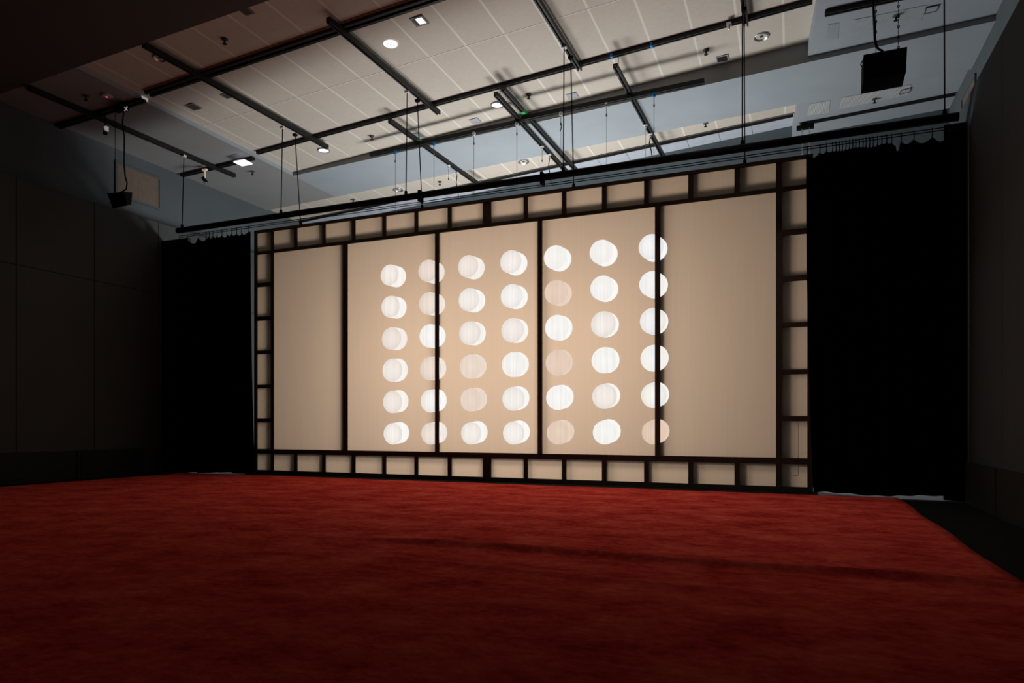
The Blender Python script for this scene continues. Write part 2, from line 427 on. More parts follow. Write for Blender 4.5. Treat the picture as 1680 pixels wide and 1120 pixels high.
fr.box((xl0, YF-.01, z_ct), (xr1, YB, zt)); fr.box((xl0, YF-.01, 0), (xr1, YB, z_bb))
fr.build('outer_frame', M['frame'], scr)
bw = 0.068
fr = MB()
xi0, xi1 = xl1 - .06, xr0 + .075
fr.box((xl0, YF, z_mt), (xr1, YB, z_cb)); fr.box((xl0, YF, z_bt), (xr1, YB, z_mb))
fr.box((xi0, YF, z_mb), (xl1, YB, z_mt)); fr.box((xr0, YF, z_mb), (xi1, YB, z_mt))
fr.box((xi0, YF, z_cb), (xl1, YB, z_ct)); fr.box((xr0, YF, z_cb), (xi1, YB, z_ct))
fr.box((xi0, YF, z_bb), (xl1, YB, z_bt)); fr.box((xr0, YF, z_bb), (xi1, YB, z_bt))
fr.build('inner_frame', M['frame'], scr)
mul = [(563.9, 570.8), (714.8, 721), (883, 890), (1075, 1083.6)]
px = [xl1]
for u0, u1 in mul:
    bar('mullion', X_(u0), X_(u1), z_mb - .02, z_mt + .02, YF - .006); px += [X_(u0), X_(u1)]
px.append(xr0)
def pane(name, x0, x1, z0, z1):
    o = .0
    m = MB(); nx = max(1, int((x1-x0)/.4)); 
    return m.poly([(x0-o, Y_SCREEN, z0-o), (x1+o, Y_SCREEN, z0-o), (x1+o, Y_SCREEN, z1+o), (x0-o, Y_SCREEN, z1+o)]).build(name, M['cloth'], scr)
for i in range(5): pane('main_panel', px[2*i], px[2*i+1], z_mb, z_mt)
# battens between the border panes: (edge u, which side is the sharp one, width)
bat = [(488.4, 'r', bw), (534.8, 'r', bw), (583.6, 'r', bw), (634, 'r', bw), (686.6, 'r', bw), (741.4, 'r', bw), (806.3, 'r', .145), (866.4, 'r', bw),
       (922.5, 'l', bw), (988, 'l', bw), (1057, 'l', bw), (1129.3, 'l', bw), (1205.2, 'l', bw)]
bx = []
for u, s, w in bat:
    x = X_(u); bx.append((x - w, x) if s == 'r' else (x, x + w))
edges = [xl1] + [e for b in bx for e in b] + [xr0]
for z0, z1 in ((z_cb, z_ct), (z_bb, z_bt)):
    for x0, x1 in bx: bar('batten', x0, x1, z0, z1)
    for i in range(0, len(edges), 2): pane('border_pane', edges[i], edges[i+1], z0, z1)
    for x0, x1 in ((xl0, xi0), (xi1, xr1)): pane('corner_pane', x0, x1, z0, z1)
# the two side columns: rows found on the right-hand column
zr = [(316.5, 304.5 + 5)]
cuts = [(375.8, 384.8), (451.7, 460.7), (528.5, 536.4), (605.7, 613.8), (682.2, 690.5)]
zc = [(Z_(1310, b_), Z_(1310, a_)) for a_, b_ in cuts]     # (low, high)
zs = [z_mt] + [q for lo, hi in zc for q in (hi, lo)] + [z_mb]
for x0, x1 in ((xl0, xi0), (xi1, xr1)):
    for lo, hi in zc: bar('batten', x0, x1, lo, hi)
    for i in range(0, len(zs), 2): pane('side_pane', x0, x1, zs[i+1], zs[i])
# glowing discs
r1u = [(625.3, 666.7), (687, 730), (752, 795.8), (821, 865.8), (892.7, 938), (967.7, 1014), (1048, 1095.7)]
r6u = [(630, 672), (691.7, 734.5), (757, 800.6), (825.6, 870), (897.5, 942.7), (973, 1019), (1053, 1099)]
r1v = [(433.3, 472), (425.5, 466), (418, 459.2), (410, 452.6), (402, 446), (393, 437.7), (383.9, 430.3)]
r6v = [(691.7, 729), (691, 729.2), (690, 729), (689, 729), (688, 729), (687, 729), (686.7, 729)]
lev = [[.75, .45, .65, .82, .95, .95, .9], [.75, .5, .82, .92, .2, 1, .95], [.62, .97, .75, .78, 1, .8, .9],
       [.75, .45, .4, .95, .2, .98, .95], [.7, .9, .35, .87, 1, .76, .9], [.82, .55, .82, .85, .2, 1, .12]]
def circ(cx, cz, r, n=40): return [(cx + r*math.cos(2*math.pi*i/n), cz + r*math.sin(2*math.pi*i/n)) for i in range(n)]
def hull(p):
    p = sorted(set(p))
    def half(pp):
        h = []
        for q in pp:
            while len(h) > 1 and (h[-1][0]-h[-2][0])*(q[1]-h[-2][1]) - (h[-1][1]-h[-2][1])*(q[0]-h[-2][0]) <= 0: h.pop()
            h.append(q)
        return h
    a = half(p); b = half(p[::-1]); return a[:-1] + b[:-1]
def glow_disc(pts, y, name, m, parent, levels, hot=(0, 0)):
    n = len(pts); cx = sum(p[0] for p in pts)/n; cz = sum(p[1] for p in pts)/n
    mb = MB(); rings, vals = [], []
    for f, lv in levels:
        kx, kz = cx + hot[0]*(1-f), cz + hot[1]*(1-f)
        rings.append([mb.bm.verts.new((kx + (x-cx)*f, y, kz + (z-cz)*f)) for x, z in pts]); vals += [lv]*n
    c = mb.bm.verts.new((cx + hot[0], y, cz + hot[1])); vals.append(levels[-1][1] * 1.02)
    for a, b in zip(rings[:-1], rings[1:]):
        for i in range(n): mb.bm.faces.new((a[i], a[(i+1)%n], b[(i+1)%n], b[i]))
    for i in range(n): mb.bm.faces.new((rings[-1][i], rings[-1][(i+1)%n], c))
    mb.bm.verts.index_update()
    o = mb.build(name, m, parent)
    at = o.data.attributes.new('glow', 'FLOAT', 'POINT'); at.data.foreach_set('value', vals)
    return o
names = ['first', 'second', 'third', 'fourth', 'fifth', 'sixth', 'seventh']
for c in range(7):
    um1 = sum(r1u[c])/2; um6 = sum(r6u[c])/2
    xa0, xa1, xb0, xb1 = X_(r1u[c][0]), X_(r1u[c][1]), X_(r6u[c][0]), X_(r6u[c][1])
    za0, za1 = Z_(um1, r1v[c][1]), Z_(um1, r1v[c][0]); zb0, zb1 = Z_(um6, r6v[c][1]), Z_(um6, r6v[c][0])
    for r in range(6):
        t = r / 5
        x0, x1 = xa0 + (xb0-xa0)*t, xa1 + (xb1-xa1)*t
        z0, z1 = za0 + (zb0-za0)*t, za1 + (zb1-za1)*t
        oz = (-.045, -.03, -.015, 0.0, .012, .022)[r]
        H = z1 - z0; rad = (H - abs(oz)) / 2
        ox = max(.02, (x1 - x0) - 2*rad)
        cz = z1 - rad if oz <= 0 else z0 + rad
        cx = x0 + rad
        b = lev[r][c]
        st = (c == 6 and b > .5)
        dim = 'faint ' if b < .4 else ('half-lit ' if b < .6 else 'bright ')
        rim = .90 if .4 < b < .93 else .97
        d = glow_disc(circ(cx, cz, rad), Y_SCREEN - .012, 'light_disc', disc_mat(b, st), scr, [(1, rim), (.9, rim+.02), (.6, 1.0), (.25, 1.03)], (rad*.1*math.sin(c*2.1+r), rad*.1*math.cos(c+r*1.7)))
        d['label'] = dim + 'round disc of light, %s column from the left, %s row down' % (names[c], names[r])
        glow_disc(hull(circ(cx, cz, rad) + circ(cx + ox, cz + oz, rad * .985)), Y_SCREEN - .008, 'bright_crescent', disc_mat(min(1, b + (.16 if b > .4 else .03)), st), d, [(1, .99), (.96, 1.04), (.5, 1.04)])
# thin pale tube standing in for a light leak on the bottom right panes
k1, k2, k3 = onY(1310, 693, Y_SCREEN - .01), onY(1310, 779, Y_SCREEN - .01), onY(1301, 780, Y_SCREEN - .01)
MB().tube([k1, k2, k3], .004, 6).build('light_leak_line', M['strip'], scr)

# ------------------------------------------------------------------ rig: truss, rods, curtains
zT = onY(1260, 230.8, Y_RIG).z
zTb = onY(1260, 243, Y_RIG).z
txa, txb = onY(291, 400, Y_RIG).x, onY(1573, 400, Y_RIG).x
tr = empty('curtain_truss', ((txa+txb)/2, Y_RIG, zTb), 'long thick black pipe hung across the room above the screen and both curtains', 'truss')
hh = (zT - zTb) / 2; zc_ = (zT + zTb) / 2
oct8 = [(hh*1.05*math.cos(math.pi/8 + i*math.pi/4), hh*1.05*math.sin(math.pi/8 + i*math.pi/4)) for i in range(8)]
MB().sweep(oct8, (txa, Y_RIG, zc_), (txb, Y_RIG, zc_)).build('pipe', M['black'], tr)
for u in (690, 890):
    x = onY(u, 300, Y_RIG).x
    MB().box((x-.02, Y_RIG-.06, zTb-.06), (x+.02, Y_RIG+.06, zT+.02)).build('pipe_clamp', M['black'], tr)
for dz in (.045, .075):
    MB().tube([(txa+.05, Y_RIG+.03, zTb-dz), (txb-.05, Y_RIG+.03, zTb-dz)], .006, 6).build('curtain_wire', M['black'], tr)

def curtain(name, label, top_edges, bot_edges, hooks_u, zbot, sag, notch=()):
    xt0, xt1 = top_edges; xb0, xb1 = bot_edges
    hs = sorted(onY(u, 300, Y_RIG).x for u in hooks_u)
    e = empty('curtain', ((xt0+xt1)/2, Y_RIG, zTb), label, 'curtain')
    n, m = 150, 14
    bm = bmesh.new(); g = []
    for i in range(n + 1):
        s = i / n; col = []
        xt = xt0 + (xt1-xt0)*s
        prev = max([h for h in hs if h <= xt + 1e-6], default=hs[0]); nxt = min([h for h in hs if h >= xt - 1e-6], default=hs[-1])
        gap = max(nxt - prev, 1e-6); q = (xt - prev) / gap
        dip = min(sag, gap * .35) * math.sin(math.pi * min(1, max(0, q))) + .015 * math.sin(xt*9) ** 2
        for a_, b_ in notch:
            if a_ < xt < b_: dip += .07
        ztop = zTb - .13 - dip
        for j in range(m + 1):
            w = j / m
            x = xt + (xb0 + (xb1-xb0)*s - xt) * w ** 2.2
            z = ztop + (zbot + .012*math.sin(xt*5.1) - ztop) * w
            amp = .02 + .035 * w
            col.append(bm.verts.new((x, Y_RIG + .03 + amp * math.sin(xt * 23 + .8*math.sin(xt*5)) , z)))
        g.append(col)
    for i in range(n):
        for j in range(m): bm.faces.new((g[i][j], g[i+1][j], g[i+1][j+1], g[i][j+1]))
    mb = MB(); mb.bm.free(); mb.bm = bm
    mb.build('drape', M['velvet'], e, True)
    for x in hs:
        MB().tube([(x, Y_RIG+.03, zTb-.03), (x+.004, Y_RIG+.03, zTb-.09), (x, Y_RIG+.03, zTb-.15)], .006, 6).lathe((x, Y_RIG+.03, zTb-.15), [(0, -.015), (.014, 0), (0, .015)], 8).build('hook', M['black'], e)
lc = (onY(290, 400, Y_RIG).x, onY(408, 400, Y_RIG).x)
curtain('l', 'narrow black curtain hung left of the screen', lc, (lc[0], onY(413.5, 700, Y_RIG).x),
        [292, 305, 324, 336, 341, 347, 354, 362, 370, 378, 386, 394, 406], .03, .07)
rc = (onY(1322.5, 400, Y_RIG).x, onY(1571, 400, Y_RIG).x)
nx0 = onY(1471, 300, Y_RIG).x; nx1 = onY(1477, 300, Y_RIG).x
curtain('r', 'wide black curtain hung right of the screen, covering its right edge', rc, (onY(1334.5, 700, Y_RIG).x, rc[1]),
        [1324, 1345, 1356, 1366, 1372, 1377, 1382, 1388, 1394, 1399, 1404, 1410, 1416, 1421, 1427, 1433, 1440, 1447, 1455, 1463, 1479, 1500, 1530, 1560, 1570], .04, .06, [(nx0, nx1)])

# rods from the ceiling tracks to the truss and to the screen
rigx = [(-10.55, 'leftmost', 'over the left curtain'), (-8.23, 'second from left', ''), (-5.72, 'third from left', ''), (-3.08, 'middle right', ''), (-.61, 'fifth', ''), (1.675, 'rightmost', 'over the right curtain')]
labels_t = ['single thin rod from the left ceiling strip to the left end of the pipe',
            'front rod of the pair on the leftmost tiled-ceiling track',
            'front rod of the pair on the track left of the white round plate',
            'front rod of the pair on the track near the top centre',
            'front rod of the pair at the right end of the tiled ceiling',
            'single thin rod right of the box speaker, ending on the pipe']
labels_s = [None,
            'rear rod of the pair on the leftmost tiled-ceiling track',
            'rear rod of the pair on the track left of the white round plate',
            'rear rod of the pair on the track near the top centre',
            'rear rod of the pair at the right end of the tiled ceiling', None]
for (x, _, _), lt, ls in zip(rigx, labels_t, labels_s):
    ztop = pz(lower(TIL, .15), x) if -9 < x < 0 else (pz(lower(SOF, .1), x) if x < 0 else pz(BUL, x))
    for lab, yt, yb, zb_ in ((lt, 9.5, Y_RIG, zT), (ls, 9.82, Y_SCREEN, zt)):
        if not lab: continue
        e = empty('hanging_rod', (x, yb, zb_), lab, 'rod', 'suspension rods of the screen rig')
        MB().tube([(x, yt, ztop), (x, yb, zb_)], .0085, 8).build('rod', M['black'], e)
        MB().lathe((x, yb, zb_), [(0, .06), (.022, .055), (.026, .01), (.026, -.01), (0, -.01)], 12).build('lower_clamp', M['black'], e)
        MB().box((x-.035, yt-.03, ztop-.02), (x+.035, yt+.03, ztop+.015)).build('track_clip', M['white'] if yt < 9.6 else M['black'], e)

# ------------------------------------------------------------------ ceiling rails
def chan(w, h, t=.2):   # channel open at the bottom
    a = w/2; s = a * .35
    return [(-a, -h/2), (-s, -h/2), (-s, h*.1), (s, h*.1), (s, -h/2), (a, -h/2), (a, h/2), (-a, h/2)]
def rail(name, label, p0, p1, w=.07, h=.07, cat='rail', group='ceiling rails', rods=(), edge=False, tape=None):
    e = empty(name, (p0 + p1) / 2, label, cat, group)
    MB().sweep(chan(w, h), p0, p1).build('channel', M['rail'], e)
    d = (p1 - p0).normalized(); up = Vector((0, 0, 1)); side = d.cross(up).normalized()
    if edge:
        for s in (1, -1):
            o = side * s * (w/2 + .009) + up * (h/2 - .012)
            MB().sweep([(-.008, -.008), (.008, -.008), (.008, .008), (-.008, .008)], p0 + o, p1 + o).build('trim_edge', M['railedge'], e)
    for t, L in rods:
        q = p0 + (p1 - p0) * t
        MB().tube([q + Vector((0, 0, L)), q + Vector((0, 0, -h/2 - .05))], .008, 6).build('hanger_rod', M['steel'], e)
    if tape is not None:
        q = p0 + (p1 - p0) * tape
        MB().sweep([(-w*.53, -h*.53), (w*.53, -h*.53), (w*.53, h*.53), (-w*.53, h*.53)], q - d*.08, q + d*.08).build('tape_band', M['green'], e)
    return e
TA = lower(TIL, .105)
G1 = 'hanging tracks under the tiled ceiling'
rail('ceiling_track', 'leftmost black track under the tiled ceiling, starting beside an unlit downlight', onP(235.6, 73, *TA), onP(537, 241.4, *TA), group=G1)
rail('ceiling_track', 'black track under the tiled ceiling, left of the white round plate', onP(538.4, 32.2, *TA), onP(719.8, 185, *TA), group=G1)
pc0, pc1 = onP(881.4, 0, *TA), onP(951.4, 112.9, *TA)
rail('ceiling_track', 'black track entering at the top centre and ending at the long cross rail', pc1 + (pc0 - pc1) * 2.0, pc1, group=G1)
pd1 = onP(1224, 40, *TA)
rail('ceiling_track', 'short visible black track at the top right, behind a pair of thin rods', Vector((pd1.x, 7.0, pd1.z)), pd1, group=G1)
TW = lower(TIL, .03)
p0, p1 = onP(243, 153.5, *TW), onP(698, 1.5, *TW)
rail('lighting_track', 'wide black light track with pale edges crossing the dark upper left ceiling', p0, p0 + (p1 - p0) * 2.05, .14, .06, group='cross rails on the ceiling', edge=True)
p0, p1 = onP(422, 250.4, *TW), onP(1333, 1.5, *TW)
rail('lighting_track', 'long thin black cross rail running the full width of the tiled ceiling', p0, p1, .065, .06, group='cross rails on the ceiling', edge=False)
HE = (HNG[0] + .074, HNG[1])
G2 = 'hung struts crossing under the beam'
rail('hung_strut', 'leftmost of the four dark struts fixed under the ceiling beam', onP(639.2, 197.7, *HE), onP(790, 305.5, *HE), group=G2, rods=[(.04, .12)], tape=.26)
rail('hung_strut', 'left strut of the central close pair under the beam', onP(813, 154, *HE), onP(931, 283, *HE), group=G2, rods=[(.05, .165)])
rail('hung_strut', 'right strut of the central close pair under the beam, with green tape', onP(825, 145.4, *HE), onP(947, 281, *HE), group=G2, rods=[(.07, .17)], tape=.23)
rail('hung_strut', 'rightmost of the four dark struts fixed under the ceiling beam', onP(1009.3, 107.8, *HE), onP(1089, 258, *HE), group=G2, rods=[(.05, .22)])
G3 = 'cross rails hung in front of the beam'
r1 = (onP(607.8, 253.3, *HNG), onP(853, 200, *HNG)); r2 = (onP(856.3, 194.6, *HNG), onP(1155.7, 133.3, *HNG))
rail('hung_rail', 'black cross rail hung in front of the grey beam, left length', *r1, .07, .075, group=G3)
rail('hung_rail', 'black cross rail hung in front of the grey beam, right length', *r2, .07, .075, group=G3)
SL = lower(SOF, .045)
rail('ceiling_track', 'black track along the dark left ceiling strip, running towards the left curtain', onP(47.5, 144, *SL), onP(385, 288.2, *SL), group='rails on the left ceiling strip')
SL2 = lower(SOF, .03)
rail('lighting_track', 'short black cross track above the left hanging speaker', onP(93.3, 208.4, *SL2), onP(234.9, 164.3, *SL2), .1, .05, group='rails on the left ceiling strip')
rail('lighting_track', 'short black cross track carrying the square light and the small spotlight', onP(298, 288, *SL2), onP(416, 259.5, *SL2), .08, .05, group='rails on the left ceiling strip')
BR = lower(BUL, .03)
p0, p1 = onP(1353.5, 22, *BR), onP(1454.7, 0, *BR)
rail('lighting_track', 'black cross track on the right bulkhead above the right hanging speaker', p0, p0 + (p1-p0)*1.6, .08, .06, group='rails on the right bulkhead')
rail('ceiling_track', 'thin black rail along the right bulkhead just above the wide black curtain', onP(1312.6, 204.5, *BR), onP(1567.9, 154.7, *BR), .045, .04, group='rails on the right bulkhead')
BK = lower(TIL, .045)
rail('ceiling_track', 'slim dark rail along the rear tiled strip above the screen', onP(491, 364, *BK), onP(1301.6, 189.2, *BK), .04, .045, group='rails on the rear ceiling strip')
# bracket and two pale chains on the right bulkhead rail
q = onP(1320, 209, *lower(BUL, .1))
br = tag(MB().box((q.x-.14, q.y-.05, q.z-.03), (q.x+.16, q.y+.05, q.z+.03)).box((q.x-.03, q.y-.02, q.z+.03), (q.x+.06, q.y+.02, q.z+.1)).build('rail_bracket', M['black']), 'small black bracket under the left end of the right bulkhead rail', 'bracket')
def chain(name, label, x, y, z0, z1, m, group, step=.05):
    mb = MB(); n = max(2, int((z0-z1)/step))
    mb.tube([(x, y, z0), (x, y, z1)], .0035, 5)
    for i in range(n):
        z = z0 - step*(i+.5); a = (step*.42, .004) if i % 2 else (.004, .004)
        r = .011
        pts = [(r*math.cos(k*math.pi/3), r*1.7*math.sin(k*math.pi/3)) for k in range(7)]
        if i % 2: mb.tube([(x + a_, y, z + b_) for a_, b_ in pts], .004, 4)
        else: mb.tube([(x, y + a_, z + b_) for a_, b_ in pts], .004, 4)
    return mb
for u, lb in ((1316, 'left'), (1328, 'right')):
    xx = onY(u, 230, q.y - .04).x
    tag(chain('c', '', xx, q.y-.04, q.z-.03, 3.9, None, None).build('hanging_chain', M['steel']), lb + ' one of two pale chains hanging behind the right screen corner', 'chain', 'pale chains behind the screen')

# wires with small hooks from the hung rails
wires = [(648.5, 250, 'blue', 'far left of the hung cross rail'), (712, 236, 'blue', 'second from the left on the hung cross rail'), (777.5, 220, 'white', 'third along the hung cross rail'),
         (848, 204, 'white', 'where the two hung cross rails meet'), (920, 187, 'white', 'left of the centre rods, short black tail below it'), (995, 172, 'steel', 'right of the centre rods'), (1073, 156, 'blue', 'right end of the hung cross rail')]
for u, v, colr, where in wires:
    p = onP(u, v, *lower(HNG, .074)); pb = None
    e = empty('hanging_wire', (p.x, p.y, p.z), '%s hook with a thin wire, %s' % ('bright steel' if colr == 'steel' else colr, where), 'wire', 'thin wires dropping to the screen')
    MB().lathe(p, [(0, .035), (.03, .03), (.034, 0), (.02, -.03), (0, -.035)], 12).build('hook', M[colr], e)
    MB().tube([p, (p.x, p.y, p.z-.15)], .006, 5).lathe((p.x, p.y, p.z-.17), [(0, .03), (.013, .02), (.013, -.02), (0, -.03)], 8).build('turnbuckle', M['dsteel'], e)
    MB().tube([(p.x, p.y, p.z-.18), (p.x, p.y, 4.0)], .0032, 5).build('wire', M['dsteel'], e)
    if u == 920:
        MB().tube([(p.x, p.y-.01, p.z-.15), (p.x+.02, p.y-.01, p.z-.22), (p.x-.01, p.y-.01, p.z-.29)], .008, 5).build('tail', M['black'], e)
drops = [(735.9, 273, .25, 'upper white clip with a short wire on the leftmost hung strut'), (750, 284.5, .5, 'lower white clip with a drooping cable on the leftmost hung strut'),
         (889.4, 242, .25, 'upper white clip with a short wire on the left strut of the close pair'), (901.5, 255, .55, 'lower white clip with a drooping cable on the left strut of the close pair'),
         (1059, 207, .8, 'upper white clip with a thin wire on the rightmost hung strut'), (1067, 221.5, .4, 'lower white clip with a drooping cable on the rightmost hung strut')]
for i, (u, v, L, lb) in enumerate(drops):
    p = onP(u, v, *lower(HE, .067))
    e = empty('hanging_clip', p, lb, 'clip', 'white clips under the hung struts')
    MB().lathe(p, [(0, .03), (.035, .028), (.035, .008), (.016, 0), (.016, -.035), (0, -.04)], 12).build('clip', M['white'], e)
    th = .010 if i % 2 else .004
    MB().tube([p + Vector((0,0,-.03)), p + Vector((-.02 if i%2 else 0, 0, -L*.4)), p + Vector((.015 if i%2 else 0, 0, -L*.7)), p + Vector((.03 if i%2 else 0, 0, -L))], th, 6).build('cable', M['dsteel'] if i%2 == 0 else M['rail'], e)
    MB().lathe(p + Vector((.03 if i%2 else 0, 0, -L)), [(0, .02), (.012, .01), (.012, -.02), (0, -.03)], 8).build('end_fitting', M['dsteel'], e)

# ------------------------------------------------------------------ ceiling fixtures
def downlight(u, v, P, label, lit, d=.2):
    p = onP(u, v, *P); r = d/2
    e = empty('downlight', p, label, 'light', 'round downlights')
    MB().lathe(p, [(r*1.18, .001), (r*1.18, -.012), (r*1.0, -.016), (r*.98, -.002)], 28).build('trim_ring', M['steel'] if not lit else M['grey'], e, True)
    if lit:
        MB().lathe(p, [(r, -.006), (r*.6, -.008), (0, -.009)], 28).build('lens', M['white_glow'], e)
    else:
        MB().lathe(p, [(r*.99, -.012), (r*.8, .0), (r*.55, .04), (0, .05)], 28).build('reflector', M['steel'], e, True)
        MB().lathe(p + Vector((0, 0, .0)), [(0, -.006), (r*.3, .0), (r*.33, .03), (0, .035)], 16).build('bulb', M['ventdark'], e, True)
TS = lower(TIL, .004)
downlight(531, 246.3, TS, 'lit white round downlight at the end of the leftmost ceiling track', True)
downlight(816, 171.8, TS, 'lit white round downlight beside the near ends of the close pair of struts', True)
downlight(262.5, 95, TS, 'unlit downlight in the dark left of the tiled ceiling, beside a black track', False, .17)
downlight(1249, 60.3, TS, 'unlit chrome downlight at the right end of the tiled ceiling', False, .19)
downlight(859, 265.5, TS, 'unlit chrome downlight in the rear tiled strip near the close pair of struts', False, .2)
downlight(653, 311.3, TS, 'unlit chrome downlight in the rear tiled strip above the left half of the screen', False, .2)
p = onP(640.5, 72, *TS)
e = empty('ceiling_speaker', p, 'white round speaker plate set in the tiled ceiling between two black tracks', 'speaker')
MB().lathe(p, [(.1, .002), (.1, -.008), (.085, -.014), (0, -.015)], 32).build('plate', M['white_glow'], e, True)  # plate made to glow for brightness, not a light source
MB().lathe(p, [(.05, -.0155), (.046, -.018), (.042, -.0155)], 24).build('ring', M['white'], e)
MB().lathe(p, [(.007, -.0155), (.007, -.019), (0, -.02)], 12).build('centre_pin', M['ventdark'], e)
p = onP(688, 34, *TS)
e = empty('square_downlight', p, 'lit square downlight in the tiled ceiling near the top of the photo', 'light')
def ring4(mb, p, a, b, z0, z1):
    for x0, x1, y0, y1 in ((-b, b, -b, -a), (-b, b, a, b), (-b, -a, -a, a), (a, b, -a, a)):
        mb.box((p.x+x0, p.y+y0, p.z+z0), (p.x+x1, p.y+y1, p.z+z1))
    return mb
ring4(MB(), p, .075, .1, -.012, .002).build('bezel', M['dsteel'], e)
MB().box((p.x-.075, p.y-.075, p.z-.006), (p.x-.01, p.y+.075, p.z)).build('dark_baffle', M['ventdark'], e)
MB().box((p.x-.03, p.y-.06, p.z-.010), (p.x+.072, p.y+.068, p.z-.002)).build('lens', M['white_glow'], e)

def sprinkler(u, v, P, label, m=None):
    p = onP(u, v, *P)
    e = empty('ceiling_sprinkler', p, label, 'sprinkler', 'ceiling sprinklers')
    MB().lathe(p, [(.045, .0), (.045, -.01), (.02, -.02), (0, -.02)], 16).build('escutcheon', M['ventdark'], e)
    MB().lathe(p, [(0, -.02), (.012, -.02), (.012, -.06), (.03, -.065), (.03, -.072), (0, -.074)], 12).build('head', M['rail'], e)
SS, BS = lower(SOF, .003), lower(BUL, .003)
sprinkler(368.5, 64, TS, 'sprinkler head in the dark left part of the tiled ceiling')
sprinkler(610, 223, TS, 'sprinkler head in the tiled ceiling left of the leftmost hung strut')
sprinkler(867.5, 155, TS, 'sprinkler head in the tiled ceiling right of the close pair of struts')
sprinkler(1158.5, 82, TS, 'sprinkler head in the tiled ceiling near the black square vent')
sprinkler(414, 281, SS, 'sprinkler head on the left ceiling strip beside the square light')
sprinkler(141, 157, SS, 'sprinkler head in the darkest part of the left ceiling strip')
sprinkler(721.5, 298, TS, 'sprinkler head in the rear tiled strip beside the leftmost hung strut')
sprinkler(1157.5, 202, TS, 'sprinkler head in the rear tiled strip right of the rightmost strut')
sprinkler(579.5, 327, TS, 'dark round head in the rear tiled strip near the left end of the screen')
sprinkler(1470, 25.5, BS, 'sprinkler head on the right bulkhead above the right hanging speaker')
sprinkler(1435, 162, BS, 'sprinkler head on the slotted grille below the right hanging speaker')
def vent(u, v, P, w, d, label, m):
    p = onP(u, v, *P)
    e = empty('ceiling_vent', p, label, 'vent', 'small square ceiling vents')
    ring4(MB(), p, min(w, d)/2 - .018, w/2, -.008, .0).build('frame', M['vent'] if m != 'ventdark' else M['grey'], e)
    MB().box((p.x-w/2+.015, p.y-d/2+.015, p.z-.005), (p.x+w/2-.015, p.y+d/2-.015, p.z+.002)).build('grille', M[m], e)
vent(317.5, 175, TS, .2, .2, 'grey square vent at the left of the tiled ceiling, left of the track', 'ventdark')
vent(372, 157, TS, .15, .15, 'dark square vent half hidden behind the leftmost ceiling track', 'ventdark')
vent(684.5, 222, TS, .18, .18, 'grey square vent half hidden behind the leftmost hung strut', 'vent')
vent(779, 198, TS, .18, .18, 'grey square vent by the beam, left of the close pair of struts', 'vent')
vent(939, 157, TS, .18, .18, 'grey square vent by the beam, behind the centre pair of rods', 'vent')
vent(1185, 96, TS, .19, .19, 'black square vent with a grey rim at the right of the tiled ceiling', 'railslot')
vent(404, 18, TS, .16, .16, 'faint dark square vent at the upper edge of the tiled ceiling', 'ventdark')

# smoke detector, label tag, LED panel, spotlights
p = onP(175, 156.3, *SS)
e = empty('smoke_detector', p, 'round detector with a red light on the dark left ceiling strip', 'detector')
MB().lathe(p, [(.085, 0), (.085, -.012), (.06, -.022), (.02, -.024), (0, -.024)], 28).build('cover', M['pinkgrey'], e, True)
MB().lathe(p, [(.018, -.024), (.016, -.032), (0, -.035)], 12).build('indicator_light', M['red'], e, True)
a0, a1 = onX(232.5, 153.2, XC+.004), onX(243, 159, XC+.004)
tag(MB().box((XC, a0.y, pz(SOF, XC)+.02), (XC+.006, a1.y, pz(SOF, XC)+.075)).build('wall_tag', M['tag']), 'small white label on the edge of the left coffer beside the wide light track', 'tag')
p = onP(398, 266, *lower(SOF, .103))
e = empty('led_panel', p, 'bright white square panel light on the short left cross track', 'light')
MB().box((p.x-.13, p.y-.1, p.z-.02), (p.x+.13, p.y+.12, p.z+.005)).build('diffuser', M['led'], e)
MB().box((p.x-.14, p.y-.0, p.z+.005), (p.x+.09, p.y+.13, p.z+.045)).build('housing', M['black'], e)
MB().box((p.x+.12, p.y-.02, p.z+.02), (p.x+.2, p.y+.02, p.z+.04)).build('track_adapter', M['black'], e)
p = onP(336, 279, *lower(SOF, .078))
e = empty('spotlight', p, 'small cream and black spotlight hanging from the left cross track near the square light', 'light')
MB().box((p.x-.05, p.y-.025, p.z-.015), (p.x+.05, p.y+.025, p.z+.02)).build('track_adapter', M['cream'], e)
MB().tube([p, p + Vector((0, 0, -.18))], .018, 10).build('stem', M['cream'], e)
MB().tube([p + Vector((-.03, -.03, -.14)), p + Vector((.01, .04, -.24))], .035, 12).build('lamp_head', M['black'], e)
MB().lathe(p + Vector((.01, .0, -.25)), [(0, .02), (.035, .01), (.035, -.01), (0, -.015)], 14).build('lens', M['steel'], e)
p = onP(172.5, 189, *lower(SOF, .06))
e = empty('spotlight', p, 'small dark spotlight with a white cap hanging above the left speaker', 'light')
MB().tube([p, p + Vector((0, 0, -.2))], .009, 8).build('stem', M['black'], e)
MB().box((p.x-.0, p.y-.02, p.z-.26), (p.x+.045, p.y+.03, p.z-.19)).build('white_cap', M['tag'], e)
MB().lathe(p + Vector((0, 0, -.3)), [(0, .1), (.02, .08), (.035, 0), (.03, -.015), (0, -.02)], 14).build('lamp_head', M['black'], e)
p = onP(200, 179, *lower(SOF, .12))
e = empty('clamp_arm', p, 'black clamp with a pale x-shaped knob on the short track above the left speaker', 'clamp')
MB().box((p.x-.14, p.y-.04, p.z-.03), (p.x+.1, p.y+.04, p.z+.05)).build('body', M['black'], e)
kx = MB(); c0 = p + Vector((.13, -.03, -.03))
for s in (1, -1): kx.tube([c0 + Vector((-.03, 0, -.03*s)), c0 + Vector((.03, 0, .03*s))], .009, 6)
kx.build('knob', M['tag'], e)

